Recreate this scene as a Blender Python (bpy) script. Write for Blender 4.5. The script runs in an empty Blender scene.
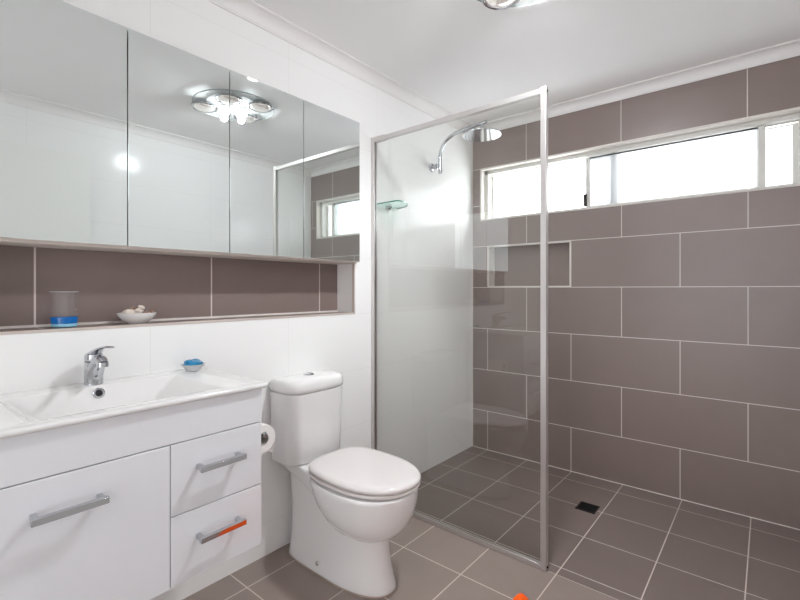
import bpy, math, random
from math import sin, cos, pi, radians, sqrt
from mathutils import Vector, Matrix
random.seed(4)
sc = bpy.context.scene
col = sc.collection

# ------------------------------------------------------------------ camera
CAMX, CAMH = 1.71, 1.175
YAW = radians(39.6)
cd = bpy.data.cameras.new('camera')
cd.sensor_width = 36.0
cd.lens = 445.0 / 800.0 * 36.0
cd.shift_y = -10.5 / 800.0
cd.clip_start = 0.02
cam = bpy.data.objects.new('camera', cd)
cam.location = (CAMX, 0, CAMH)
cam.rotation_euler = (pi / 2, 0, YAW)
col.objects.link(cam)
sc.camera = cam

# ------------------------------------------------------------------ sky, added fill light, exposure
w = bpy.data.worlds.new('overcast_sky')
sc.world = w
w.use_nodes = True
w.node_tree.nodes['Background'].inputs[0].default_value = (0.93, 0.97, 1.0, 1)
w.node_tree.nodes['Background'].inputs[1].default_value = 9.0

def area(name, loc, rot, sx, sy, power, color):
    l = bpy.data.lights.new(name, 'AREA')
    l.shape = 'RECTANGLE'
    l.size, l.size_y = sx, sy
    l.energy = power
    l.color = color
    o = bpy.data.objects.new(name, l)
    o.location = loc
    o.rotation_euler = rot
    col.objects.link(o)
    return o
# fill light added behind the camera, shining in through an added opening
area('added_fill_light', (1.2, -1.9, 1.3), (radians(90), 0, 0), 1.4, 1.9, 16, (0.93, 0.975, 1.0))

sc.view_settings.view_transform = 'Standard'
sc.view_settings.look = 'None'
sc.view_settings.gamma = 1.0
sc.view_settings.use_curve_mapping = False
sc.view_settings.exposure = 0.22
BULB, HEAT, FLOOD = 165.0, 9.0, 46.0
try:
    sc.cycles.use_denoising = True
    sc.cycles.max_bounces = 14
    sc.cycles.diffuse_bounces = 7
    sc.cycles.glossy_bounces = 7
    sc.cycles.transmission_bounces = 10
    sc.cycles.transparent_max_bounces = 14
    sc.cycles.caustics_reflective = True
    sc.cycles.sample_clamp_indirect = 6.0
except Exception:
    pass

# ------------------------------------------------------------------ materials
def s2l(c):
    return tuple((x / 255 / 12.92) if x / 255 <= 0.04045 else ((x / 255 + 0.055) / 1.055) ** 2.4 for x in c)

def mat(name, rgb, rough=0.5, metal=0.0, spec=0.5, coat=0.0, trans=0.0, ior=1.45, emis=None, estr=0.0, noise=0.0, nscale=60, bump=0.0):
    m = bpy.data.materials.new(name)
    m.use_nodes = True
    nt = m.node_tree
    b = nt.nodes['Principled BSDF']
    c = s2l(rgb)
    b.inputs['Base Color'].default_value = (*c, 1)
    b.inputs['Roughness'].default_value = rough
    b.inputs['Metallic'].default_value = metal
    b.inputs['Specular IOR Level'].default_value = spec
    b.inputs['Coat Weight'].default_value = coat
    b.inputs['Coat Roughness'].default_value = 0.04
    b.inputs['Transmission Weight'].default_value = trans
    b.inputs['IOR'].default_value = ior
    if emis:
        b.inputs['Emission Color'].default_value = (*s2l(emis), 1)
        b.inputs['Emission Strength'].default_value = estr
    tc = nt.nodes.new('ShaderNodeTexCoord')
    n = nt.nodes.new('ShaderNodeTexNoise')
    n.inputs['Scale'].default_value = nscale
    n.inputs['Detail'].default_value = 3
    nt.links.new(tc.outputs['Object'], n.inputs['Vector'])
    if noise:
        mx = nt.nodes.new('ShaderNodeMixRGB')
        mx.inputs[1].default_value = (*[v * (1 - noise) for v in c], 1)
        mx.inputs[2].default_value = (*[min(1, v * (1 + noise)) for v in c], 1)
        nt.links.new(n.outputs['Fac'], mx.inputs[0])
        nt.links.new(mx.outputs[0], b.inputs['Base Color'])
    if bump:
        bp = nt.nodes.new('ShaderNodeBump')
        bp.inputs['Strength'].default_value = bump
        bp.inputs['Distance'].default_value = 0.002
        nt.links.new(n.outputs['Fac'], bp.inputs['Height'])
        nt.links.new(bp.outputs[0], b.inputs['Normal'])
    return m

def tile_mat(name, rgb, grout, ua, va, u0, v0, tw, th, off=0.0, g=0.003, rough=0.45, var=0.05, spec=0.5, weave=0.12, bump=0.3, coat=0.0):
    """tiles laid in the object's own axes ua (along) and va (up); rows shifted by off every second course"""
    m = bpy.data.materials.new(name)
    m.use_nodes = True
    nt = m.node_tree
    N, L = nt.nodes, nt.links
    b = N['Principled BSDF']
    tc = N.new('ShaderNodeTexCoord')
    sp = N.new('ShaderNodeSeparateXYZ')
    L.new(tc.outputs['Object'], sp.inputs[0])
    def M(op, a, bb=None):
        n = N.new('ShaderNodeMath'); n.operation = op
        for i, v in enumerate((a, bb)):
            if v is None: continue
            if isinstance(v, (int, float)): n.inputs[i].default_value = v
            else: L.new(v, n.inputs[i])
        return n.outputs[0]
    U, V = sp.outputs['XYZ'.index(ua)], sp.outputs['XYZ'.index(va)]
    v = M('DIVIDE', M('SUBTRACT', V, v0), th)
    row = M('FLOOR', v)
    par = M('MULTIPLY', M('FRACT', M('MULTIPLY', row, 0.5)), 2.0 * off)
    u = M('DIVIDE', M('SUBTRACT', M('SUBTRACT', U, u0), par), tw)
    cu = M('FLOOR', u)
    fu, fv = M('FRACT', u), M('FRACT', v)
    du = M('MULTIPLY', M('MINIMUM', fu, M('SUBTRACT', 1.0, fu)), tw)
    dv = M('MULTIPLY', M('MINIMUM', fv, M('SUBTRACT', 1.0, fv)), th)
    d = M('MINIMUM', du, dv)
    mask = M('LESS_THAN', d, g / 2)
    cmb = N.new('ShaderNodeCombineXYZ')
    L.new(cu, cmb.inputs[0]); L.new(row, cmb.inputs[1])
    wn = N.new('ShaderNodeTexWhiteNoise')
    L.new(cmb.outputs[0], wn.inputs['Vector'])
    # fine linen-like weave of the glaze plus a slow cloudiness
    nz = N.new('ShaderNodeTexNoise'); nz.inputs['Scale'].default_value = 420; nz.inputs['Detail'].default_value = 2
    L.new(tc.outputs['Object'], nz.inputs['Vector'])
    nc = N.new('ShaderNodeTexNoise'); nc.inputs['Scale'].default_value = 9; nc.inputs['Detail'].default_value = 4
    L.new(tc.outputs['Object'], nc.inputs['Vector'])
    k = M('ADD', M('ADD', M('MULTIPLY', M('SUBTRACT', wn.outputs['Value'], 0.5), var),
                   M('MULTIPLY', M('SUBTRACT', nz.outputs['Fac'], 0.5), weave)),
          M('ADD', M('MULTIPLY', M('SUBTRACT', nc.outputs['Fac'], 0.5), weave), 1.0))
    sc_ = N.new('ShaderNodeVectorMath'); sc_.operation = 'SCALE'
    sc_.inputs[0].default_value = s2l(rgb)
    L.new(k, sc_.inputs['Scale'])
    mx = N.new('ShaderNodeMixRGB')
    L.new(mask, mx.inputs[0]); L.new(sc_.outputs[0], mx.inputs[1])
    mx.inputs[2].default_value = (*s2l(grout), 1)
    L.new(mx.outputs[0], b.inputs['Base Color'])
    L.new(M('ADD', rough, M('MULTIPLY', mask, 0.75 - rough)), b.inputs['Roughness'])
    b.inputs['Specular IOR Level'].default_value = spec
    b.inputs['Coat Weight'].default_value = coat
    if bump:
        bp = N.new('ShaderNodeBump'); bp.inputs['Strength'].default_value = bump; bp.inputs['Distance'].default_value = 0.0015
        L.new(M('SMOOTH_MIN', d, g), bp.inputs['Height'])
        L.new(bp.outputs[0], b.inputs['Normal'])
    return m

GREY = (133, 116, 111)
GROUT = (214, 202, 194)
M_back = tile_mat('grey_wall_tile', GREY, (226, 218, 212), 'X', 'Z', 0.127, 1.19, 0.6015, 0.302, 0.3, g=0.0042, rough=0.36, spec=0.95)
M_backtop = tile_mat('grey_wall_tile_top_course', GREY, (226, 218, 212), 'X', 'Z', 0.424, 2.0665, 0.6015, 0.4, 0.0, g=0.0042, rough=0.36, spec=0.95)
M_recess = tile_mat('grey_recess_tile', GREY, (220, 208, 202), 'Y', 'Z', 0.3606, 0.75, 0.6, 1.0, 0.0, g=0.0055, rough=0.42)
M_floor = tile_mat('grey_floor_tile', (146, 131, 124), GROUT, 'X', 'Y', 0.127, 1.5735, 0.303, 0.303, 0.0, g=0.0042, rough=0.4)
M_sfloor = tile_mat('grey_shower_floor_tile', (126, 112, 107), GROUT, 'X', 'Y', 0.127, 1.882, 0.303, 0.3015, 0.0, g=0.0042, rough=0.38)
M_wleft = tile_mat('white_wall_tile', (246, 245, 244), (234, 231, 229), 'Y', 'Z', 0.66, 0.443, 0.5985, 0.3, 0.0, g=0.0022, rough=0.17, var=0.0, weave=0.0, bump=0.1, spec=0.3)
M_wfront = tile_mat('white_wall_tile_across', (246, 245, 244), (234, 231, 229), 'X', 'Z', 0.3, 0.443, 0.5985, 0.3, 0.0, g=0.0022, rough=0.17, var=0.0, weave=0.0, bump=0.1, spec=0.3)
M_paint = mat('ceiling_paint', (244, 242, 242), 0.8, noise=0.01, nscale=5)
M_cornice = mat('cornice_paint', (240, 237, 236), 0.6, noise=0.01)
M_door = mat('white_gloss_door', (242, 241, 238), 0.35, noise=0.01)
M_trim = mat('satin_tile_trim', (214, 202, 194), 0.35, 0.35, noise=0.05)
M_white_trim = mat('white_tile_trim', (228, 222, 216), 0.4, 0.0, noise=0.02)
M_alu = mat('satin_aluminium', (214, 210, 208), 0.28, 0.8, noise=0.03)
M_winalu = mat('white_window_aluminium', (222, 220, 215), 0.4, noise=0.02)
M_chrome = mat('chrome', (196, 198, 202), 0.05, 1.0, noise=0.01)
M_dchrome = mat('dark_chrome', (70, 70, 74), 0.15, 1.0, noise=0.02)
M_mirror = mat('mirror_silver', (236, 242, 241), 0.0, 1.0, noise=0.0)
M_carcass = mat('cabinet_underside', (222, 212, 204), 0.5, 0.0, noise=0.05)
M_gloss = mat('white_gloss_lacquer', (232, 232, 236), 0.12, coat=0.3, noise=0.005)
M_ceramic = mat('white_ceramic', (236, 234, 233), 0.07, coat=0.4, noise=0.004)
M_seat = mat('white_seat_plastic', (228, 222, 220), 0.14, coat=0.2, noise=0.004)
M_dark = mat('black_parts_and_gap_shade', (24, 24, 26), 0.6, noise=0.1)  # screw and grate, also the painted gap shadow over the sash
M_latch = mat('dark_latch', (60, 56, 55), 0.8, noise=0.05)  # dark grey of the window latch itself
M_paper = mat('soft_tissue_paper', (246, 242, 240), 0.9, noise=0.03, nscale=120, bump=0.4)
M_card = mat('cardboard_core', (186, 180, 172), 0.9, noise=0.05)
M_orange = mat('orange_cloth', (255, 92, 8), 0.85, noise=0.12, nscale=90, bump=0.5)
M_blue = mat('blue_gel', (0, 122, 214), 0.1, coat=0.5, trans=0.25, noise=0.15, nscale=40)
M_lblue = mat('pale_blue_gel', (150, 212, 240), 0.15, coat=0.4, noise=0.1)
M_bluesoap = mat('blue_glass_soap', (40, 160, 214), 0.08, coat=0.6, trans=0.35, noise=0.25, nscale=70)
M_shell = mat('sea_shell', (232, 220, 208), 0.5, noise=0.2, nscale=55, bump=0.5)
M_shellb = mat('brown_sea_shell', (158, 128, 112), 0.5, noise=0.3, nscale=60, bump=0.5)
M_drain = mat('dark_drain_grate', (62, 54, 52), 0.4, 0.4, noise=0.2)
M_bulb = mat('lit_halogen_bulb', (255, 250, 240), 0.4, emis=(247, 251, 255), estr=BULB)
M_heat = mat('heat_lamp_bowl', (214, 212, 210), 0.12, 0.9, emis=(255, 244, 236), estr=0.25, noise=0.02)
M_lamp = mat('lit_downlight_lens', (255, 250, 240), 0.4, emis=(255, 248, 240), estr=HEAT)
M_fitting = mat('white_light_fitting', (236, 234, 233), 0.3, noise=0.01)

def glass_mat(name, tint, rough=0.0, k=1.0, gloss=1.0):
    """clear sheet glass: straight-through tinted transparency with a Fresnel reflection"""
    m = bpy.data.materials.new(name)
    m.use_nodes = True
    nt = m.node_tree
    N, L = nt.nodes, nt.links
    N.remove(N['Principled BSDF'])
    out = N['Material Output']
    tr = N.new('ShaderNodeBsdfTransparent'); tr.inputs[0].default_value = (*tint, 1)
    gl = N.new('ShaderNodeBsdfGlossy'); gl.inputs['Roughness'].default_value = rough
    gl.inputs['Color'].default_value = (gloss, gloss, gloss, 1)
    fr = N.new('ShaderNodeFresnel'); fr.inputs['IOR'].default_value = 1.5
    # the far side of the sheet reflects too, seen from inside it must not give total reflection
    geo = N.new('ShaderNodeNewGeometry')
    ma = N.new('ShaderNodeMath'); ma.operation = 'SUBTRACT'; ma.inputs[0].default_value = 1.0
    L.new(geo.outputs['Backfacing'], ma.inputs[1])
    mu = N.new('ShaderNodeMath'); mu.operation = 'MULTIPLY'
    L.new(fr.outputs[0], mu.inputs[0]); L.new(ma.outputs[0], mu.inputs[1])
    m3 = N.new('ShaderNodeMath'); m3.operation = 'MULTIPLY'; m3.inputs[1].default_value = k; m3.use_clamp = True
    L.new(mu.outputs[0], m3.inputs[0])
    mx = N.new('ShaderNodeMixShader')
    L.new(m3.outputs[0], mx.inputs[0]); L.new(tr.outputs[0], mx.inputs[1]); L.new(gl.outputs[0], mx.inputs[2])
    L.new(mx.outputs[0], out.inputs[0])
    return m
M_glass = glass_mat('shower_glass', (0.972, 0.982, 0.972), k=1.8)
M_edge = mat('green_glass_edge', (60, 140, 122), 0.1, coat=0.5, noise=0.1)
M_edgegrey = mat('grey_glass_edge', (170, 176, 174), 0.2, noise=0.05)
M_shelfglass = glass_mat('shelf_glass', (0.84, 0.95, 0.92))
M_tumbler = glass_mat('tumbler_glass', (0.985, 0.99, 0.995), k=1.7)
M_plate = glass_mat('lamp_plate_glass', (0.97, 0.98, 0.98), k=0.6)

def frosted(name, tint, k):
    m = bpy.data.materials.new(name)
    m.use_nodes = True
    nt = m.node_tree
    N, L = nt.nodes, nt.links
    N.remove(N['Principled BSDF'])
    tr = N.new('ShaderNodeBsdfTransparent'); tr.inputs[0].default_value = (*tint, 1)
    tl = N.new('ShaderNodeBsdfTranslucent'); tl.inputs[0].default_value = (*tint, 1)
    gl = N.new('ShaderNodeBsdfGlossy'); gl.inputs['Roughness'].default_value = 0.15
    mx = N.new('ShaderNodeMixShader'); mx.inputs[0].default_value = k
    L.new(tr.outputs[0], mx.inputs[1]); L.new(tl.outputs[0], mx.inputs[2])
    m2 = N.new('ShaderNodeMixShader'); m2.inputs[0].default_value = 0.05
    L.new(mx.outputs[0], m2.inputs[1]); L.new(gl.outputs[0], m2.inputs[2])
    L.new(m2.outputs[0], N['Material Output'].inputs[0])
    return m
M_pane = frosted('clear_window_glass', (0.95, 0.96, 0.96), 0.1)
M_frost = frosted('frosted_window_glass', (0.53, 0.535, 0.54), 0.45)

# ------------------------------------------------------------------ mesh helpers
class MB:
    def __init__(s): s.v, s.f, s.mi = [], [], []
    def add(s, vs, fs, mi=0):
        o = len(s.v)
        s.v += [Vector(v) for v in vs]
        s.f += [tuple(i + o for i in f) for f in fs]
        s.mi += [mi] * len(fs)
        return s
    def box(s, x0, x1, y0, y1, z0, z1, mi=0):
        vs = [(x, y, z) for x in (x0, x1) for y in (y0, y1) for z in (z0, z1)]
        return s.add(vs, [(0, 1, 3, 2), (4, 6, 7, 5), (0, 4, 5, 1), (2, 3, 7, 6), (0, 2, 6, 4), (1, 5, 7, 3)], mi)
    def rbox(s, x0, x1, y0, y1, z0, z1, r=0.002, seg=3, mi=0):
        """box with rounded vertical edges and softened top and bottom"""
        def ring(z, ins):
            return rrect(x0 + ins, x1 - ins, y0 + ins, y1 - ins, max(r - ins, r * 0.25), seg, z)
        e = min(r, (z1 - z0) / 2.01)
        rings = [ring(z0, e * .9), ring(z0 + e * .3, e * .3), ring(z0 + e, 0), ring(z1 - e, 0), ring(z1 - e * .3, e * .3), ring(z1, e * .9)]
        return s.loft(rings, True, True, mi)
    def loft(s, rings, cap0=False, cap1=False, mi=0, closed=True):
        n = len(rings[0])
        vs = [p for r in rings for p in r]
        fs = []
        for i in range(len(rings) - 1):
            for j in range(n if closed else n - 1):
                a, b = i * n + j, i * n + (j + 1) % n
                fs.append((a, b, b + n, a + n))
        if cap0: fs.append(tuple(reversed(range(n))))
        if cap1: fs.append(tuple(range((len(rings) - 1) * n, len(rings) * n)))
        return s.add(vs, fs, mi)
    def lathe(s, prof, c, axis='Z', seg=32, mi=0, cap0=False, cap1=False, sx=1, sy=1):
        """prof = (radius, height) pairs turned about axis through c"""
        rings = []
        for r, h in prof:
            ring = []
            for k in range(seg):
                a = 2 * pi * k / seg
                p = (r * cos(a) * sx, r * sin(a) * sy, h)
                if axis == 'X': p = (h, p[0], p[1])
                elif axis == 'Y': p = (p[1], h, p[0])
                ring.append((c[0] + p[0], c[1] + p[1], c[2] + p[2]))
            rings.append(ring)
        return s.loft(rings, cap0, cap1, mi)
    def tube(s, pts, r, seg=16, caps=True, mi=0, flat=1.0, up=(0, 0, 1)):
        pts = [Vector(p) for p in pts]
        rs = r if isinstance(r, (list, tuple)) else [r] * len(pts)
        rings = []
        n = None
        for i, p in enumerate(pts):
            t = (pts[min(i + 1, len(pts) - 1)] - pts[max(i - 1, 0)]).normalized()
            if n is None:
                n = Vector(up)
                if abs(n.dot(t)) > .9: n = Vector((0, 1, 0))
            n = (n - t * n.dot(t)).normalized()
            bb = t.cross(n)
            rings.append([p + n * (rs[i] * flat * cos(2 * pi * k / seg)) + bb * (rs[i] * sin(2 * pi * k / seg)) for k in range(seg)])
        return s.loft(rings, caps, caps, mi)
    def blob(s, c, rx, ry, rz, seg=14, rg=8, rot=None, mi=0, jit=0):
        rings = []
        for i in range(rg + 1):
            a = pi * i / rg
            ring = []
            for k in range(seg):
                b = 2 * pi * k / seg
                q = Vector((rx * sin(a) * cos(b), ry * sin(a) * sin(b), -rz * cos(a))) * (1 + random.uniform(-jit, jit))
                if i in (0, rg): q = Vector((rx * .02 * cos(b), ry * .02 * sin(b), -rz * cos(a)))
                if rot: q = rot @ q
                ring.append(q + Vector(c))
            rings.append(ring)
        return s.loft(rings, True, True, mi)

def rrect(x0, x1, y0, y1, r, seg, z):
    pts = []
    for cx, cy, a0 in ((x1 - r, y1 - r, 0), (x0 + r, y1 - r, 90), (x0 + r, y0 + r, 180), (x1 - r, y0 + r, 270)):
        for k in range(seg + 1):
            a = radians(a0 + 90 * k / seg)
            pts.append((cx + r * cos(a), cy + r * sin(a), z))
    return pts

ORG = {}
def build(name, mb, mats, parent=None, sharp=35, kind=None, bevel=0.0, bseg=2, label=None):
    org = ORG.get(parent, Vector((0, 0, 0)))
    me = bpy.data.meshes.new(name)
    me.from_pydata([tuple(v - org) for v in mb.v], [], mb.f)
    if not isinstance(mats, (list, tuple)): mats = [mats]
    for m in mats: me.materials.append(m)
    me.polygons.foreach_set('material_index', mb.mi)
    me.update()
    import bmesh
    bm = bmesh.new(); bm.from_mesh(me)
    bmesh.ops.recalc_face_normals(bm, faces=bm.faces)
    bm.to_mesh(me); bm.free()
    me.shade_smooth()
    me.set_sharp_from_angle(angle=radians(sharp))
    o = bpy.data.objects.new(name, me)
    col.objects.link(o)
    if parent is not None:
        o.parent = parent
    ORG[o] = org
    if kind: o['kind'] = kind
    if label: o['label'] = label
    if bevel:
        b = o.modifiers.new('bevel', 'BEVEL')
        b.width = bevel; b.segments = bseg; b.limit_method = 'ANGLE'; b.angle_limit = radians(40)
    return o

def thing(name, loc, label, cat, group=None):
    o = bpy.data.objects.new(name, None)
    o.empty_display_size = 0.05
    o.location = loc
    col.objects.link(o)
    o['label'] = label; o['category'] = cat
    if group: o['group'] = group
    ORG[o] = Vector(loc)
    return o

def solo(name, mb, mats, loc, label, cat, group=None, **k):
    """a thing that is one mesh, its origin at loc"""
    class _P: pass
    me_o = build(name, mb, mats, None, **k)
    me_o.data.transform(Matrix.Translation(-Vector(loc)))
    me_o.location = loc
    me_o['label'] = label; me_o['category'] = cat
    if group: me_o['group'] = group
    ORG[me_o] = Vector(loc)
    return me_o

# ------------------------------------------------------------------ room shell
XR, YB, YF, CZ = 1.954, 2.92, -0.8, 2.377
RY0, RY1, RZ0, RZ1, RD = 0.195, 1.688, 1.043, 2.064, 0.14     # recess over the basin
m = MB()
m.box(-.3, 0, YF, YB + .2, -.1, RZ0)
m.box(-.3, 0, YF, YB + .2, RZ1, CZ + .08)
m.box(-.3, 0, YF, RY0, RZ0, RZ1)
m.box(-.3, 0, RY1, YB + .2, RZ0, RZ1)
m.box(-.3, -RD, RY0, RY1, RZ0, RZ1, 1)
m.box(-RD, -.001, RY0, RY1, RZ0 - .002, RZ0 + .0085, 1)                # tiled ledge
build('wall_left', m, [M_wleft, M_recess], kind='structure')

# back wall: grey tiles, window opening, tiled shower recess
WX0, WX1, WZ0, WZ1 = 0.068, 1.868, 1.683, 2.065
NX0, NX1, NZ0, NZ1 = 0.127, 0.7285, 1.19, 1.492
xs = [0, WX0, NX0, NX1, WX1, XR]
zs = [-.1, NZ0, NZ1, WZ0, WZ1, CZ + .08]
m = MB()
for i in range(5):
    for j in range(5):
        win = xs[i] >= WX0 - 1e-6 and xs[i + 1] <= WX1 + 1e-6 and j == 3
        if win: continue
        nic = i == 2 and j == 1
        m.box(xs[i], xs[i + 1], YB + (.1 if nic else 0), YB + .2, zs[j], zs[j + 1], 1 if j == 4 else 0)
build('wall_back', m, [M_back, M_backtop], kind='structure')
m = MB(); m.box(XR, XR + .15, YF, YB + .2, -.1, CZ + .08)
build('wall_right', m, M_wleft, kind='structure')
m = MB()                                                             # wall behind the camera, its opening added for the fill light
m.box(0, .5, YF - .12, YF, -.1, CZ + .08)
m.box(1.9, XR, YF - .12, YF, -.1, CZ + .08)
m.box(.5, 1.9, YF - .12, YF, 2.2, CZ + .08)
build('wall_front', m, M_wfront, kind='structure')
m = MB()                                                             # unseen box added round the fill light to block the sky
m.box(.3, 2.1, -2.3, -2.2, -.1, 2.5)
m.box(.2, .3, -2.3, YF - .12, -.1, 2.5)
m.box(2.1, 2.2, -2.3, YF - .12, -.1, 2.5)
m.box(.2, 2.2, -2.3, YF - .12, 2.4, 2.5)
m.box(.2, 2.2, -2.3, YF - .12, -.1, 0)
build('wall_sky_block', m, M_paint, kind='structure')

m = MB(); m.box(0, XR, YF - .12, 1.8235, -.06, 0)
build('floor', m, M_floor, kind='structure')
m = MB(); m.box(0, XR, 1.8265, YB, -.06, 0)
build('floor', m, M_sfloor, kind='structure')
m = MB(); m.box(0, XR, 1.8235, 1.8265, -.06, -.0004)
build('trim_5', m, mat('grout_line', GROUT, 0.8, noise=0.04), kind='structure')
m = MB(); m.box(-.3, XR + .15, YF - .12, YB + .2, CZ, CZ + .08)
build('ceiling', m, M_paint, kind='structure')

# cove cornice round the room
def cornice(p0, p1, nrm, name):
    prof = [(0, .0), (.006, .0), (.007, .007)]
    for k in range(7):
        a = radians(90 * k / 6)
        prof.append((.009 + .042 * (1 - cos(a)), .007 + .044 * sin(a)))
    prof += [(.058, .051), (.058, .059), (0, .059)]
    mb = MB()
    rings = []
    for P in (p0, p1):
        # mitred: the profile runs straight, ends are buried in the neighbouring run
        rings.append([(P[0] + nrm[0] * d, P[1] + nrm[1] * d, CZ - .059 + h) for d, h in prof])
    mb.loft(rings, True, True)
    return build(name, mb, M_cornice, kind='structure', sharp=28)
cornice((0, YF, 0), (0, YB, 0), (1, 0), 'trim_1')
cornice((0, YB, 0), (XR, YB, 0), (0, -1), 'trim_2')
cornice((XR, YF, 0), (XR, YB, 0), (-1, 0), 'trim_3')
cornice((0, YF, 0), (XR, YF, 0), (0, 1), 'trim_4')

# metal edge trim round the basin recess
m = MB()
m.box(-.012, .0015, RY0, RY1, RZ0, RZ0 + .009)
m.box(-.012, .0015, RY1 - .009, RY1, RZ0, 1.326)
m.box(-.012, .0015, RY0, RY0 + .009, RZ0, 1.326)
build('trim_6', m, M_trim, kind='structure', bevel=.0008)
# white bead at the back of the ledge and white jamb tiles of the recess
m = MB()
m.box(-RD, -RD + .004, RY0, RY1, RZ0 + .0085, RZ0 + .0165)
build('trim_7', m, M_white_trim, kind='structure')
# white trim round the shower recess
m = MB()
t = .0095
m.box(NX0 - .001, NX0 + t, YB - .002, YB + .012, NZ0, NZ1)
m.box(NX1 - t, NX1 + .001, YB - .002, YB + .012, NZ0, NZ1)
m.box(NX0 - .001, NX1 + .001, YB - .002, YB + .012, NZ0 - .001, NZ0 + t)
m.box(NX0 - .001, NX1 + .001, YB - .002, YB + .012, NZ1 - t, NZ1 + .001)
m.box(NX0, NX0 + .004, YB + .096, YB + .1, NZ0, NZ1)
build('trim_8', m, M_white_trim, kind='structure', bevel=.0008)
# corner bead where white and grey tiles meet, bead along the foot of the grey wall
m = MB(); m.box(0, .005, YB - .005, YB, 0, CZ - .06)
build('trim_9', m, M_white_trim, kind='structure')
m = MB(); m.box(0, XR, YB - .004, YB, 0, .0035)
build('trim_10', m, M_white_trim, kind='structure')

# ------------------------------------------------------------------ window
m = MB()
m.box(WX0 - .002, WX0 + .012, YB - .004, YB + .075, WZ0, WZ1)
m.box(WX1 - .012, WX1 + .002, YB - .004, YB + .075, WZ0, WZ1)
m.box(WX0 - .002, WX1 + .002, YB - .004, YB + .075, WZ0 - .002, WZ0 + .010)
m.box(WX0 - .002, WX1 + .002, YB - .004, YB + .075, WZ1 - .010, WZ1 + .002)
win = build('window_1', m, M_white_trim, kind='structure', bevel=.001)
m = MB()
a0, a1, b0, b1 = WX0 + .012, WX1 - .012, WZ0 + .010, WZ1 - .010
m.box(a0, a0 + .028, YB + .045, YB + .13, b0, b1)
m.box(a1 - .028, a1, YB + .045, YB + .13, b0, b1)
m.box(a0, a1, YB + .045, YB + .13, b0, b0 + .010)
m.box(a0, a1, YB + .045, YB + .13, b1 - .026, b1)
m.box(a0, a1, YB + .082, YB + .088, b1 - .034, b1 - .026)
build('window_frame', m, M_winalu, win, bevel=.0015)
def sash(x0, x1, y0, sl, sr, glassmat, name, bar=.012):
    z0, z1 = b0 + .010, b1 - .034
    mb = MB()
    mb.box(x0, x0 + sl, y0, y0 + .022, z0, z1)
    mb.box(x1 - sr, x1, y0, y0 + .022, z0, z1)
    mb.box(x0 + sl, x1 - sr, y0 + .002, y0 + .02, z0, z0 + bar)
    mb.box(x0 + sl, x1 - sr, y0 + .002, y0 + .02, z1 - bar * .6, z1)
    s_ = build(name, mb, M_winalu, win, bevel=.0015)
    g = MB(); g.box(x0 + sl * .7, x1 - sr * .7, y0 + .008, y0 + .013, z0 + .003, z1 - .003)
    build('pane', g, glassmat, s_)
    return s_
sash(a0 + .026, .985, YB + .098, .016, .045, M_pane, 'outer_sash')
sash(1.66, a1 - .02, YB + .098, .03, .03, M_frost, 'outer_sash')
inner = sash(.803, 1.70, YB + .055, .024, .030, M_frost, 'sliding_sash', bar=.006)
g = MB(); g.box(.803, 1.70, YB + .056, YB + .076, b1 - .0395, b1 - .0335)
build('gap_shadow_strip', g, M_dark, inner)  # black strip painted in for the shadow between sash and frame head
g = MB()
g.rbox(.792, .812, YB + .040, YB + .055, b0 + .018, b0 + .096, .003)
g.box(.798, .806, YB + .034, YB + .040, b0 + .046, b0 + .066)
build('latch', g, M_latch, inner)
g = MB(); g.box(a0 + .004, a0 + .024, YB + .043, YB + .05, 1.862, 1.868)
build('stop_clip', g, M_winalu, win)

# door on the right wall, met only in the mirror
m = MB()
m.box(XR - .014, XR, .17, 1.0, 0, 2.09)
d1 = build('door_1', m, M_door, kind='structure', bevel=.001)
m = MB()
m.lathe([(.026, 0), (.026, -.006), (.010, -.008), (.010, -.035), (.006, -.037)], (XR - .014, .25, 1.0), 'X', 20, cap0=True, cap1=True)
m.tube([(XR - .046, .25, 1.0), (XR - .046, .37, 1.0)], .009, 12)
build('door_handle', m, M_chrome, d1)

# ------------------------------------------------------------------ shaving cabinet with four mirror doors
CY0, CY1, CZ0, CZ1 = .203, 1.690, 1.3225, 2.064
cab = thing('mirror_cabinet', (-.05, (CY0 + CY1) / 2, 1.316), 'long wall cabinet with four frameless mirror doors set over the tiled recess', 'cabinet')
m = MB(); m.box(-RD + .001, .0155, RY0 + .002, RY1 - .001, 1.3135, CZ1 - .001)
build('carcass', m, M_carcass, cab, bevel=.001)
wd = (CY1 - CY0) / 4
for k in range(4):
    m = MB(); m.box(.0165, .035, CY0 + wd * k + .0012, CY0 + wd * (k + 1) - .0012, CZ0, CZ1)
    d = build('mirror_door', m, M_mirror, cab, bevel=.0012, bseg=1)
    m = MB(); m.box(.017, .034, CY0 + wd * k + .001, CY0 + wd * (k + 1) - .001, CZ0 - .0012, CZ0)
    build('edge_strip', m, M_trim, d)

# ------------------------------------------------------------------ vanity
VY0, VY1, VX = .105, .8245, .448
van = thing('vanity_cabinet', (.22, .465, .353), 'white gloss wall-hung vanity cabinet with one door and two drawers', 'cabinet')
m = MB()
t_ = .016
m.box(.0, .428, VY0, VY0 + t_, .355, .858)
m.box(.0, .428, VY1 - t_, VY1, .355, .858)
m.box(.0, .428, VY0 + t_, VY1 - t_, .355, .371)
m.box(.0, .012, VY0 + t_, VY1 - t_, .371, .78)
m.box(.414, .428, VY0 + t_, VY1 - t_, .74, .858)
build('body', m, M_gloss, van, bevel=.001)
m = MB(); m.box(.4285, VX, VY0, VY1, .7495, .858)
build('top_panel', m, M_gloss, van, bevel=.0015)
def bar_handle(parent, y0, y1, z, label=None):
    mb = MB()
    for y in (y0 + .004, y1 - .016):
        mb.box(VX - .001, .476, y, y + .012, z - .0065, z + .0065)
    mb.box(.476, .489, y0, y1, z - .0075, z + .0075)
    return build('handle', mb, M_chrome, parent, bevel=.0008, label=label)
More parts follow.
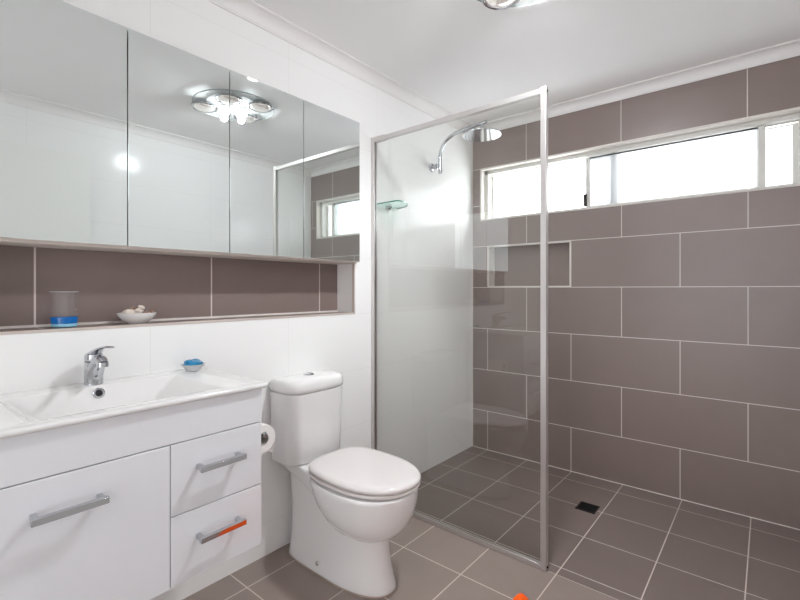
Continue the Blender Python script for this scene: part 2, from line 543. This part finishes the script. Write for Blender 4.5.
m = MB(); m.box(.4285, VX, VY0, .5375, .353, .747)
d = build('door', m, M_gloss, van, bevel=.0015)
bar_handle(d, .232, .380, .669)
for z0, z1, hz in ((.5495, .747, .668), (.353, .5470, .469)):
    m = MB(); m.box(.4285, VX, .5400, VY1 - .002, z0, z1)
    d = build('drawer', m, M_gloss, van, bevel=.0015)
    bar_handle(d, .6055, .7455, hz)

# basin top: one ceramic slab with a sloping rectangular bowl
def slabring(x0, x1, y0, y1, r, z): return rrect(x0, x1, y0, y1, r, 6, z)
m = MB()
sx0, sx1, sy0, sy1 = 0.0002, .462, .090, .841
ox0, ox1, oy0, oy1 = .088, .412, .237, .708
rings = [slabring(.125, .375, .340, .605, .018, .786),
         slabring(.105, .396, .312, .634, .016, .791),
         slabring(.097, .404, .297, .648, .014, .806),
         slabring(.080, .409, .229, .716, .013, .857),
         slabring(sx0 + .003, sx1 - .008, sy0 + .008, sy1 - .008, .006, .8583),
         slabring(sx0, sx1 - .004, sy0 + .003, sy1 - .003, .006, .8585),
         slabring(sx0, sx1 - .001, sy0 + .001, sy1 - .001, .007, .861),
         slabring(sx0, sx1, sy0, sy1, .008, .866),
         slabring(sx0, sx1 - .001, sy0 + .001, sy1 - .001, .008, .871),
         slabring(sx0, sx1 - .005, sy0 + .004, sy1 - .004, .007, .8735),
         slabring(ox0 - .004, ox1 + .004, oy0 - .004, oy1 + .004, .012, .8735),
         slabring(ox0, ox1, oy0, oy1, .011, .872),
         slabring(ox0 + .003, ox1 - .003, oy0 + .005, oy1 - .005, .011, .868),
         slabring(.103, .398, .305, .640, .012, .808),
         slabring(.110, .391, .318, .627, .014, .797),
         slabring(.122, .378, .335, .610, .018, .792)]
m.loft(rings, True, True)
basin = thing('wash_basin', (.23, .4655, .8585), 'white ceramic basin top with shallow rectangular bowl on the vanity', 'basin')
build('basin_top', m, M_ceramic, basin, sharp=50)
# overflow ring on the sloping back of the bowl
nrm = Vector((.060, 0, .013)).normalized()
rot = nrm.to_track_quat('Z', 'Y').to_matrix()
def oriented_lathe(prof, c, rot, seg=24):
    mb = MB(); mb.lathe(prof, (0, 0, 0), 'Z', seg, cap0=True, cap1=True)
    mb.v = [rot @ v + Vector(c) for v in mb.v]
    return mb
oc = Vector((.0945, .4725, .8505))
orr = build('overflow_ring', oriented_lathe([(.0165, -.003), (.0165, .002), (.0145, .0035), (.0105, .003), (.0095, .0015)], oc, rot), M_chrome, basin)
build('overflow_hole', oriented_lathe([(.0098, .0010), (.0085, .0022), (.004, .0022)], oc + Vector((0, 0, 0)), rot), M_dchrome, orr)
m = MB(); m.lathe([(.030, .7922), (.030, .7945), (.022, .7965), (.008, .7975)], (.25, .4725, 0), 'Z', 28, cap0=True, cap1=True)
build('waste_plug', m, M_chrome, basin)

# mixer tap
TX, TY = .052, .471
tap = thing('basin_tap', (TX, TY, .8735), 'chrome single-lever mixer tap on the back ledge of the basin', 'tap')
m = MB()
rings = []
for z, rx, ry, dx in ((.8737, .0265, .0265, 0), (.880, .0265, .0265, 0), (.90, .0255, .0258, .0005), (.925, .0245, .0252, .001), (.945, .024, .025, .001), (.9455, .024, .025, .001), (.9475, .022, .023, .001)):
    rings.append([(TX + dx + rx * cos(2 * pi * k / 32), TY + ry * sin(2 * pi * k / 32), z) for k in range(32)])
m.loft(rings, True, True)
body = build('tap_body', m, M_chrome, tap)
m = MB()
path = [(TX + .000, TY, .895), (TX + .014, TY, .915), (TX + .032, TY, .936), (TX + .050, TY, .950), (TX + .066, TY, .955), (TX + .076, TY, .952), (TX + .081, TY, .946)]
m.tube(path, [.0245, .0245, .0225, .0200, .0182, .0170, .0158], 20, up=(0, 1, 0))
sp = build('spout', m, M_chrome, tap)
m = MB()
m.lathe([(.0162, .010), (.0165, .008), (.0165, -.004), (.0135, -.005)], (TX + .081, TY, .942), 'Z', 24, cap0=True)
m.lathe([(.0135, -.0045), (.010, -.003), (.004, -.003)], (TX + .081, TY, .942), 'Z', 24, cap1=True, mi=1)
build('aerator', m, [M_chrome, M_dchrome], sp)
m = MB()
m.lathe([(.0245, 0), (.0255, .004), (.0255, .013), (.024, .020), (.018, .025), (.008, .028)], (TX + .001, TY, .949), 'Z', 28, cap0=True, cap1=True)
# lever blade rising forward
rings = []
for x, z, wy, th in ((-.018, .962, .021, .012), (.005, .971, .0205, .012), (.03, .980, .0180, .009), (.06, .9905, .0140, .006), (.095, .9985, .0115, .0045), (.13, 1.0025, .0100, .0036), (.160, 1.0040, .0090, .003), (.164, 1.0040, .006, .0025)):
    rings.append([(TX + x, TY + wy * cos(2 * pi * k / 18), z + th * sin(2 * pi * k / 18) * .9) for k in range(18)])
m.loft(rings, True, True)
lv = build('lever', m, M_chrome, tap)
m = MB(); m.lathe([(.0248, .9474), (.0248, .9492)], (TX + .001, TY, 0), 'Z', 28, cap0=True, cap1=True)
build('seam_ring', m, M_dchrome, tap)

# soap dish and blue soap in the corner of the basin top
SX, SY = .062, .785
m = MB()
m.lathe([(.020, .8738), (.024, .876), (.030, .885), (.040, .894), (.043, .899), (.0415, .899), (.038, .895), (.028, .888), (.008, .8855)], (SX, SY, 0), 'Z', 32, cap0=True, cap1=True)
solo('soap_dish', m, mat('dish_glass', (244, 246, 246), 0.1, trans=0.5, ior=1.2), (SX, SY, .8738), 'small pale glossy soap dish in the back corner of the basin top', 'soap dish')
m = MB()
random.seed(11)
m.blob((SX, SY, .9005), .030, .036, .0125, 14, 7, jit=.10)
m.blob((SX + .004, SY - .016, .908), .016, .018, .0085, 10, 6, jit=.14)
m.blob((SX - .004, SY + .012, .9075), .015, .018, .0085, 10, 6, jit=.14)
solo('soap_bar', m, M_bluesoap, (SX, SY, .889), 'bright blue translucent soap lying in the small pale dish', 'soap', sharp=15)

# ------------------------------------------------------------------ things on the recess ledge
LZ = RZ0 + .0086
GX, GY = -.068, .4224
tum = thing('tumbler', (GX, GY, LZ), 'clear glass tumbler with bright blue gel in the bottom, on the recess ledge', 'tumbler')
m = MB()
m.lathe([(.036, .0352), (.0383, .0356), (.0388, .05), (.0405, .1135), (.0415, .1155), (.0395, .1155), (.0378, .1125), (.0369, .05), (.0366, .0365), (.005, .0360)], (GX, GY, LZ), 'Z', 12, cap0=True, cap1=True)
tg = build('glass', m, M_tumbler, tum, sharp=20)
m = MB()
m.lathe([(.0404, .1150), (.0408, .1158), (.0401, .1166), (.0392, .1160), (.0394, .1150), (.0404, .1150)], (GX, GY, LZ), 'Z', 32)
build('rim', m, mat('rim_highlight_tone', (214, 216, 218), .1, coat=.5), tg, label='pale ring standing in for the rim highlight')  # pale colour takes the place of the highlight on the glass rim
m = MB(); m.lathe([(.0335, .0125), (.0362, .0135), (.0368, .0335), (.0350, .0350), (.005, .0350)], (GX, GY, LZ), 'Z', 32, cap0=True, cap1=True)
gel = build('blue_gel', m, M_blue, tum, label='bright blue gel')
m = MB(); m.lathe([(.030, .0015), (.0345, .0025), (.0362, .0085), (.0350, .0125), (.01, .0125)], (GX, GY, LZ), 'Z', 24, cap0=True, cap1=True)
build('pale_layer', m, M_lblue, gel)

BX, BY = -.066, .640
m = MB()
m.lathe([(.030, 0), (.033, .003), (.048, .012), (.060, .026), (.0655, .0365), (.066, .0385), (.0635, .0385), (.056, .027), (.042, .014), (.02, .008), (.004, .007)], (BX, BY, LZ), 'Z', 40, cap0=True, cap1=True, sx=.78)
bowl = solo('shell_bowl', m, M_ceramic, (BX, BY, LZ), 'small white ceramic bowl holding sea shells, on the recess ledge', 'bowl')

def shell_mesh(kind, s):
    mb = MB()
    if kind == 'spiral':
        rings = []
        for i in range(26):
            t = i / 25
            ang = t * 5.0 * pi
            r = s * .62 * (1 - t) ** 1.1
            rr = s * (.40 * (1 - t) + .04)
            rings.append((Vector((cos(ang) * r * .55, sin(ang) * r * .55, t * s * 1.7 - s * .4)), rr))
        mb.tube([p for p, _ in rings], [q for _, q in rings], 10)
    elif kind == 'scallop':
        n = 26; rows = 6
        ringsT = []
        for j in range(rows + 1):
            f = j / rows
            ring = []
            for k in range(n):
                a = 2 * pi * k / n
                rad = s * f * (1 + .06 * cos(k * pi))
                ring.append((rad * cos(a), rad * .86 * sin(a) + s * .1 * f, s * .45 * (1 - f * f)))
            ringsT.append(ring)
        bot = [[(x * .92, y * .92, z * .75 - s * .02) for x, y, z in r] for r in reversed(ringsT)]
        ringsT[0] = [(x * .05 + .0002 * cos(2 * pi * i / n), y * .05 + .0002 * sin(2 * pi * i / n), s * .45) for i, (x, y, z) in enumerate(ringsT[0])]
        mb.loft(ringsT + bot, True, True)
    elif kind == 'whelk':
        prof = [(.05, -1.25), (.16, -.9), (.36, -.45), (.5, -.05), (.55, .12), (.42, .22), (.4, .32), (.30, .42), (.27, .52), (.17, .6), (.14, .7), (.03, .85)]
        mb.lathe([(r * s, h * s) for r, h in prof], (0, 0, 0), 'Z', 14, cap0=True, cap1=True)
        mb.blob((s * .3, 0, -.3 * s), s * .28, s * .2, s * .5, 8, 6)
    else:
        mb.blob((0, 0, 0), s, s * .72, s * .55, 14, 8, jit=.03)
        mb.tube([(-s * .8, 0, -s * .46), (0, 0, -s * .56), (s * .8, 0, -s * .46)], s * .12, 6)
    return mb
shells = [
 ('scallop', .027, (.008, -.030, .040), (15, 10, 20), M_shell, 'pale fan-shaped shell leaning on the left rim of the shell bowl'),
 ('spiral', .019, (.022, -.004, .044), (80, 20, 65), M_shell, 'cream spiral shell lying along the front of the shell bowl'),
 ('cowrie', .013, (-.004, .016, .058), (10, 20, 40), M_shell, 'round cream shell sitting highest in the shell bowl'),
 ('whelk', .017, (-.008, -.012, .052), (70, 30, 100), M_shellb, 'small brown pointed shell lying on top, left of the highest shell'),
 ('cowrie', .011, (.010, .047, .042), (0, 30, 10), M_shellb, 'brown rounded shell against the right rim of the shell bowl'),
 ('whelk', .015, (-.024, .018, .043), (85, 0, 150), M_shell, 'pale pointed shell at the back of the shell bowl'),
 ('cowrie', .013, (.016, .024, .036), (20, 0, 80), M_shellb, 'dark brown shell low in the bowl, under the highest shell'),
 ('spiral', .014, (-.020, -.034, .038), (60, 50, 10), M_shellb, 'brown coiled shell at the back left of the shell bowl'),
]
for kind, s, (dx, dy, dz), (ax, ay, az), mt, lab in shells:
    mb = shell_mesh(kind, s)
    R = Matrix.Rotation(radians(az), 3, 'Z') @ Matrix.Rotation(radians(ay), 3, 'Y') @ Matrix.Rotation(radians(ax), 3, 'X')
    c = Vector((BX + dx * .85, BY + dy, LZ + dz))
    mb.v = [R @ v + c for v in mb.v]
    solo('sea_shell', mb, mt, tuple(c), lab, 'shell', 'sea shells in the white bowl', sharp=50)

# ------------------------------------------------------------------ toilet roll and holder, on the side of the vanity
RY, RZ = .899, .648
hold = thing('toilet_roll_holder', (.2, VY1, .655), 'chrome toilet roll holder on the side of the vanity', 'roll holder')
m = MB()
m.lathe([(.024, 0), (.024, .006), (.021, .008), (.008, .009), (.008, .045)], (.215, VY1, .664), 'Y', 24, cap0=True, cap1=True)
build('wall_plate', m, M_chrome, hold)
m = MB()
m.tube([(.215, VY1 + .04, .664), (.215, RY - .01, .664), (.218, RY - .002, .6635), (.226, RY, .663), (.30, RY, .663), (.349, RY, .663)], .006, 14)
m.rbox(.347, .354, RY - .0055, RY + .0055, .656, .676, .002)
build('arm', m, M_chrome, hold)
rollx0, rollx1 = .242, .342
roll = thing('toilet_roll', (.292, RY, RZ - .054), 'white toilet roll hanging on the chrome holder beside the vanity', 'toilet paper')
m = MB()
R = .0500
prof = [(.0225, rollx0), (R - .001, rollx0), (R, rollx0 + .001), (R, rollx1 - .001), (R - .001, rollx1), (.0225, rollx1), (.0225, rollx0)]
m.lathe([(r, x) for r, x in prof], (0, RY, RZ), 'X', 48)
# loose end of the paper hanging off the wall side
ring1 = [(rollx0, RY + R * cos(a) * 1.005, RZ + R * sin(a) * 1.005) for a in [radians(50 - 12 * i) for i in range(7)]]
pathp = [(RY + (R + .0008) * cos(radians(60 - 15 * i)), RZ + (R + .0008) * sin(radians(60 - 15 * i))) for i in range(6)]
pathp += [(RY + R * .98 - .001, RZ - .026), (RY + R * .9, RZ - .043), (RY + R * .72, RZ - .058)]
rr = []
for i, (y, z) in enumerate(pathp):
    rr.append([(rollx0 + .001, y, z), (rollx1 - .001 - (.006 if i == len(pathp) - 1 else 0), y, z + (.004 if i == len(pathp) - 1 else 0)), (rollx1 - .001, y + .0006, z + .0004), (rollx0 + .001, y + .0006, z + .0004)])
m.loft(rr, True, True)
build('paper', m, M_paper, roll)
m = MB()
m.lathe([(.0222, rollx0 + .0005), (.0222, rollx1 - .0005), (.0208, rollx1 - .0005), (.0208, rollx0 + .0005), (.0222, rollx0 + .0005)], (0, RY, RZ), 'X', 32)
build('cardboard_core', m, M_card, roll)

# ------------------------------------------------------------------ toilet
TC = 1.305
wc = thing('toilet', (.33, TC, 0), 'white close-coupled toilet with lid down, between vanity and shower screen', 'toilet')
def egg(xb, xf, hw, z, n=48, p=2.2, bp=2.2, yc=TC, split=.5):
    """plan outline: blunt at the back, rounder at the front; p / bp = squareness"""
    xm = xb + (xf - xb) * split
    pts = []
    for k in range(n):
        a = 2 * pi * k / n
        c, s_ = cos(a), sin(a)
        e = p if c >= 0 else bp
        rx = (xf - xm) if c >= 0 else (xm - xb)
        pts.append((xm + rx * math.copysign(abs(c) ** (2 / e), c), yc + hw * math.copysign(abs(s_) ** (2 / e), s_), z))
    return pts
m = MB()
# pedestal
m.loft([egg(.035, .586, .108, .0, p=2.3, bp=5, split=.55), egg(.035, .588, .109, .006, p=2.3, bp=5, split=.55), egg(.036, .586, .108, .018, p=2.3, bp=5, split=.55),
        egg(.038, .577, .103, .045, p=2.3, bp=5, split=.55), egg(.040, .567, .097, .09, p=2.3, bp=5, split=.55),
        egg(.040, .560, .094, .14, p=2.3, bp=5, split=.55), egg(.040, .556, .092, .19, p=2.3, bp=5, split=.55),
        egg(.038, .556, .091, .24, p=2.3, bp=5, split=.5), egg(.034, .545, .092, .30, p=2.3, bp=5, split=.5),
        egg(.030, .52, .094, .36, p=2.3, bp=5, split=.5), egg(.030, .50, .100, .392, p=2.3, bp=5, split=.5)], True, True)
# bowl
m.loft([egg(.40, .560, .068, .205), egg(.345, .588, .100, .214), egg(.305, .617, .128, .234), egg(.265, .642, .150, .266),
        egg(.228, .660, .166, .305), egg(.205, .671, .174, .348), egg(.19, .676, .1775, .386), egg(.192, .676, .1775, .398), egg(.20, .670, .173, .404)], True, True)
# deck carrying the cistern, its underside sinking forward into the bowl
def sect(x, z0, z1, hw, r=.008, n=4):
    return [(x, p[0], p[1]) for p in rrect(TC - hw, TC + hw, z0, z1, r, n, 0)]
m.loft([sect(.024, .386, .412, .100), sect(.030, .380, .4145, .104), sect(.10, .368, .4145, .107), sect(.17, .352, .4135, .110), sect(.225, .335, .410, .116, .012), sect(.30, .305, .404, .124, .02)], True, True)
pan = build('pan', m, M_ceramic, wc, sharp=42)
# fixing cap low on the side
m = MB(); m.lathe([(.0085, 0), (.0085, -.004), (.006, -.0065), (.003, -.007)], (.275, TC - .1045, .045), 'Y', 18, cap0=True, cap1=True)
build('fixing_cap', m, M_alu, pan)
# sealant bead round the foot
m = MB(); m.loft([egg(.033, .590, .111, .0002, p=2.3, bp=5, split=.55), egg(.034, .589, .110, .005, p=2.3, bp=5, split=.55)], True, True)
build('sealant_bead', m, mat('silicone_bead', (176, 160, 148), .6, noise=.05), pan)
# cistern
def cist(hw, xf, z, r=.055, bow=.016, xb=.008, n=10):
    pts = []
    y0, y1 = TC - hw, TC + hw + .011
    for k in range(n + 1):                    # front right corner
        a = radians(0 + 90 * k / n)
        pts.append((xf - r + r * cos(a), y1 - r + r * sin(a)))
    pts += [(xb + .006, y1), (xb, y1 - .006), (xb, y0 + .006), (xb + .006, y0)]
    for k in range(n + 1):
        a = radians(270 + 90 * k / n)
        pts.append((xf - r + r * cos(a), y0 + r + r * sin(a)))
    q = 6
    out = [(x, y, z) for x, y in pts]
    for k in range(1, q):
        y = y0 + r + (y1 - y0 - 2 * r) * k / q
        out.append((xf, y, z))
    res = []
    for x, y, zz in out:
        t = (y - TC) / hw
        res.append((x + (bow * (1 - t * t) if x > .1 else 0), y, zz))
    return res
m = MB()
m.loft([cist(.138, .146, .4155, .05), cist(.144, .153, .418, .05), cist(.148, .157, .428, .052), cist(.151, .162, .56, .055), cist(.155, .167, .722, .055), cist(.152, .164, .7245, .055)], True, True)
cistern = build('cistern', m, M_ceramic, wc, sharp=42)
m = MB()
m.loft([cist(.153, .167, .7275, .055, xb=.006), cist(.1555, .170, .730, .056, xb=.005), cist(.157, .1715, .745, .057, xb=.004), cist(.156, .170, .761, .057, xb=.004), cist(.152, .166, .773, .055, xb=.006),
        cist(.143, .157, .7795, .052, xb=.012), cist(.12, .135, .7835, .045, xb=.03), cist(.07, .11, .786, .03, xb=.06)], True, True)
lid = build('cistern_lid', m, M_ceramic, wc, sharp=50)
m = MB()
m.lathe([(.025, .7845), (.025, .7885), (.0235, .790), (.021, .790), (.021, .7885)], (.088, TC, 0), 'Z', 30, cap0=True, cap1=True)
btn = build('button_ring', m, M_chrome, lid)
for sgn in (-1, 1):
    m = MB()
    pts = [(.0885 + .0195 * cos(radians(a)) , TC + sgn * (.0012 + .0185 * abs(sin(radians(a))))) for a in range(0, 181, 12)]
    m.loft([[(x, y, .7880) for x, y in pts], [(x, y, .7910) for x, y in pts]], True, True)
    build('flush_button', m, M_chrome if sgn < 0 else M_dchrome, btn)
# seat ring and lid
m = MB()
def seatring(g, z, b=0, tilt=.0):
    return [(x, y, zz + tilt * (.66 - x)) for x, y, zz in egg(.212 - g + b, .679 + g, .172 + g, z + .002, 64, p=2.2, bp=3.5, split=.5, yc=TC + .010)]
def lidring(g, z): return seatring(g, z, 0, .018)
m.loft([seatring(-.008, .4065), seatring(-.001, .409), seatring(.001, .414), seatring(-.001, .4195), seatring(-.006, .4215)], True, True)
m.loft([seatring(-.016, .403), seatring(-.016, .408)], True, True)
build('seat', m, M_seat, wc, sharp=40)
m = MB()
m.loft([lidring(-.007, .4235), lidring(.0, .4255), lidring(.003, .431), lidring(.002, .437), lidring(-.003, .4425), lidring(-.011, .4465), lidring(-.03, .4485), lidring(-.08, .4495), lidring(-.13, .450)], True, True)
build('seat_lid', m, M_seat, wc, sharp=40)
for sgn in (-1, 1):
    m = MB(); m.lathe([(.014, .4045), (.014, .428), (.011, .4305)], (.205, TC + sgn * .07, 0), 'Z', 18, cap0=True, cap1=True)
    build('hinge', m, M_seat, wc)

# ------------------------------------------------------------------ shower screen
SYC = 1.826
scr = thing('shower_screen', (.5, SYC, 0), 'frameless clear glass shower screen with silver post and head rail', 'shower screen')
m = MB(); m.box(.012, .980, SYC - .003, SYC + .003, .020, 1.999)
build('glass_panel', m, M_glass, scr)
m = MB()
m.box(.974, .998, SYC - .014, SYC - .004, .0005, 2.024)
m.box(.974, .998, SYC + .004, SYC + .014, .0005, 2.024)
m.box(.982, .998, SYC - .0045, SYC + .0045, .0005, 2.024)
post = build('post', m, M_alu, scr, bevel=.0015)
m = MB(); m.lathe([(.004, 0), (.004, .0022), (.002, .003)], (.998, SYC, 2.006), 'X', 14, cap0=True, cap1=True)
build('screw', m, M_dark, post)
m = MB(); m.lathe([(.0045, 0), (.0045, .004), (.002, .005)], (.998, SYC, .014), 'X', 14, cap0=True, cap1=True)
build('screw', m, M_dchrome, post)
m = MB()
m.box(.0005, .024, SYC - .013, SYC - .004, .0005, 1.996)
m.box(.0005, .024, SYC + .004, SYC + .013, .0005, 1.996)
m.box(.0005, .012, SYC - .0045, SYC + .0045, .0005, 1.996)
build('wall_channel', m, M_alu, scr, bevel=.001)
m = MB()
m.box(.024, .974, SYC - .011, SYC - .0035, .0005, .021)
m.box(.024, .974, SYC + .0035, SYC + .011, .0005, .021)
build('bottom_channel', m, M_alu, scr, bevel=.001)
m = MB()
m.box(.0005, .974, SYC - .012, SYC + .012, 1.996, 2.019)
rail = build('head_rail', m, M_alu, scr, bevel=.002)
m = MB(); m.box(.0005, .098, SYC - .0135, SYC + .0135, 1.9935, 2.0215)
build('wall_bracket', m, M_alu, rail, bevel=.0015)

# ------------------------------------------------------------------ shower rose on its curved arm
AY, AZ = 2.393, 1.978
sh = thing('shower_rose', (0, AY, AZ), 'round chrome overhead shower rose on a curved wall arm behind the glass', 'shower head')
m = MB()
m.lathe([(.028, .0005), (.028, .006), (.024, .010), (.012, .012), (.011, .03), (.018, .034), (.018, .044), (.011, .048), (.011, .062)], (0, AY, AZ), 'X', 28, cap0=True, cap1=True)
build('wall_flange', m, M_chrome, sh)
m = MB()
path = [(.068, AY, AZ - .050), (.068, AY, AZ), (.068, AY, AZ + .05)]
for k in range(1, 13):
    a = radians(90 - 90 * k / 12 * .92)
    path.append((.068 + .135 * (1 - sin(a)) * 1.0 + 0, AY, AZ + .05 + .135 * cos(a)))
lx, lz = path[-1][0], path[-1][2]
path += [(lx + .07, AY, lz + .010), (lx + .15, AY, lz + .017), (.405, AY, lz + .022)]
path = path[:15] + path[15:]
m.tube(path, .0115, 16)
build('arm', m, M_chrome, sh)
m = MB()
HX, HZ = .372, 2.110
m.lathe([(.012, lz + .012), (.012, HZ + .035), (.018, HZ + .03), (.018, HZ + .018), (.012, HZ + .012)], (HX, AY, 0), 'Z', 20, cap0=True, cap1=True)
build('ball_joint', m, M_chrome, sh)
m = MB()
m.lathe([(.01, HZ + .014), (.05, HZ + .010), (.112, HZ + .005), (.116, HZ + .002), (.115, HZ - .002), (.108, HZ - .003), (.005, HZ - .003)], (HX, AY, 0), 'Z', 56, cap0=True, cap1=True)
face = build('rose_plate', m, M_chrome, sh)
m = MB()
for rr_ in (.02, .04, .06, .08, .098):
    n = int(rr_ * 2 * pi / .017)
    for k in range(n):
        a = 2 * pi * k / n
        m.lathe([(.0022, -.0025), (.0022, -.0050), (.001, -.0056)], (HX + rr_ * cos(a), AY + rr_ * sin(a), HZ), 'Z', 6, cap1=True)
nz = build('nozzles', m, M_dchrome, face); nz['kind'] = 'stuff'

# glass corner shelf in the shower
shf = thing('glass_shelf', (0, 1.945, 1.655), 'small clear green-edged glass shelf on the white shower wall', 'shelf')
out = [(.001, 1.857), (.150, 1.857), (.160, 1.864), (.162, 1.876)]
for k in range(1, 13):
    a = radians(90 * k / 12)
    out.append((.162 * cos(a) ** .9 if k < 12 else .001, 1.876 + .165 * sin(a)))
m = MB()
m.loft([[(x, y, 1.655) for x, y in out], [(x, y, 1.663) for x, y in out]], True, True)
sg = build('shelf_plate', m, M_shelfglass, shf)
m = MB()
for i in range(len(out) - 1):
    (x0, y0), (x1, y1) = out[i], out[i + 1]
    d = Vector((y1 - y0, -(x1 - x0))).normalized() * .0006
    m.add([(x0, y0, 1.6555), (x1, y1, 1.6555), (x1, y1, 1.6625), (x0, y0, 1.6625), (x0 + d.x, y0 + d.y, 1.6555), (x1 + d.x, y1 + d.y, 1.6555), (x1 + d.x, y1 + d.y, 1.6625), (x0 + d.x, y0 + d.y, 1.6625)],
          [(0, 1, 2, 3), (7, 6, 5, 4), (0, 4, 5, 1), (3, 2, 6, 7)])
build('polished_edge', m, M_edge, sg, label='dark green polished glass edge')
for y in (1.945,):
    m = MB()
    m.lathe([(.012, .0005), (.012, .022), (.009, .026)], (0, y, 1.648), 'X', 18, cap0=True, cap1=True)
    m.rbox(.012, .036, y - .009, y + .009, 1.6445, 1.6545, .003)
    build('clamp', m, M_chrome, shf)

# ------------------------------------------------------------------ floor drain
dr = thing('floor_drain', (.962, 2.49, 0), 'small square dark drain grate in the shower floor', 'drain')
m = MB()
dx0, dx1, dy0, dy1 = .911, 1.011, 2.439, 2.541
m.box(dx0, dx0 + .006, dy0, dy1, .0002, .003); m.box(dx1 - .006, dx1, dy0, dy1, .0002, .003)
m.box(dx0, dx1, dy0, dy0 + .006, .0002, .003); m.box(dx0, dx1, dy1 - .006, dy1, .0002, .003)
build('frame', m, M_drain, dr)
m = MB()
m.box(dx0 + .006, dx1 - .006, dy0 + .006, dy1 - .006, .0002, .0008)
for k in range(9):
    y = dy0 + .012 + k * .0094
    m.box(dx0 + .008, dx1 - .008, y, y + .004, .0008, .0024)
build('grate', m, M_dark, dr)

# ------------------------------------------------------------------ orange cloth heap on the floor
m = MB()
random.seed(3)
OX, OY = 1.143, 1.25
rings = []
H = [(0, .98), (.012, 1.05), (.04, 1.0), (.08, .86), (.12, .68), (.16, .51), (.20, .36), (.23, .25), (.25, .165), (.262, .09), (.267, .02)]
for h, f in H:
    ring = []
    for k in range(48):
        a = 2 * pi * k / 48
        r = .14 * f * (1 + (.09 * sin(5 * a + h * 14) + .05 * sin(9 * a - h * 22)) * min(1, f * 1.5))
        ring.append((OX + .9 * r * cos(a), OY - .085 * max(0, f - .3) + 1.1 * r * sin(a), h + .0005))
    rings.append(ring)
m.loft(rings, True, True)
solo('orange_towel', m, M_orange, (OX, OY, 0), 'bright orange cloth bundled on the floor tiles, its tip at the bottom of the photo', 'towel', sharp=60)

# ------------------------------------------------------------------ bathroom heater light on the ceiling
FX, FY = 1.03, 1.54
fx = thing('heater_light', (FX, FY, CZ), 'round ceiling heater light with clear glass plate, heat lamps and two lit bulbs', 'ceiling light')
m = MB()
m.lathe([(.243, -.010), (.247, -.012), (.247, -.016), (.243, -.018), (.02, -.018), (.02, -.012)], (FX, FY, CZ), 'Z', 72)
m.lathe([(.02, -.012), (.243, -.010)], (FX, FY, CZ), 'Z', 72)
build('glass_plate', m, M_plate, fx)
m = MB()
m.lathe([(.247, -.010), (.249, -.012), (.249, -.0165), (.247, -.018)], (FX, FY, CZ), 'Z', 72)
build('plate_rim', m, M_edgegrey, fx)
m = MB(); m.lathe([(.17, -.0002), (.17, -.008), (.16, -.0098)], (FX, FY, CZ), 'Z', 48, cap0=True, cap1=True)
build('base', m, M_fitting, fx)
for (px, py) in ((1.165, 1.41), (.935, 1.45), (.885, 1.64), (1.13, 1.685)):
    m = MB()
    m.lathe([(.074, -.018), (.080, -.020), (.081, -.026), (.076, -.030), (.070, -.028), (.066, -.022)], (px, py, CZ), 'Z', 40, cap0=True)
    ring = build('lamp_ring', m, M_chrome, fx)
    m = MB()
    m.lathe([(.066, -.0225), (.063, -.029), (.052, -.036), (.036, -.041), (.018, -.043), (.004, -.0435)], (px, py, CZ), 'Z', 36, cap0=True, cap1=True)
    build('heat_lamp', m, M_heat, ring)
for (px, py) in ((1.075, 1.495), (1.025, 1.585)):
    m = MB()
    m.lathe([(.030, -.018), (.030, -.026), (.024, -.030)], (px, py, CZ), 'Z', 28, cap0=True, cap1=True)
    sk = build('lamp_socket', m, M_fitting, fx)
    m = MB(); m.lathe([(.016, -.030), (.024, -.036), (.033, -.044), (.035, -.052), (.032, -.060), (.021, -.067), (.006, -.070)], (px, py, CZ), 'Z', 24, cap0=True, cap1=True)
    build('light_bulb', m, M_bulb, sk)
# the lamps throw most of their light downwards
for px, py in ((1.075, 1.495), (1.025, 1.585)):
    fl = bpy.data.lights.new('lamp_flood', 'SPOT')
    fl.energy = FLOOD / 2; fl.color = (0.93, 0.97, 1.0)
    fl.spot_size = radians(135); fl.spot_blend = 1.0; fl.shadow_soft_size = 0.02
    flo = bpy.data.objects.new('lamp_flood', fl)
    flo.location = (px - FX, py - FY, -.092); flo.parent = fx
    flo.rotation_euler = Vector((.27, .10, 1.0)).to_track_quat('Z', 'Y').to_euler()
    col.objects.link(flo)
# small downlight
DX, DY = .606, 1.42
dl = thing('downlight', (DX, DY, CZ), 'small round white downlight in the ceiling over the basin side', 'downlight')
m = MB(); m.lathe([(.038, -.0003), (.045, -.0006), (.046, -.004), (.040, -.006), (.036, -.004)], (DX, DY, CZ), 'Z', 32, cap0=True)
build('bezel', m, M_fitting, dl)
m = MB(); m.lathe([(.036, -.0035), (.02, -.005), (.004, -.0055)], (DX, DY, CZ), 'Z', 28, cap0=True, cap1=True)
build('lens', m, M_lamp, dl)
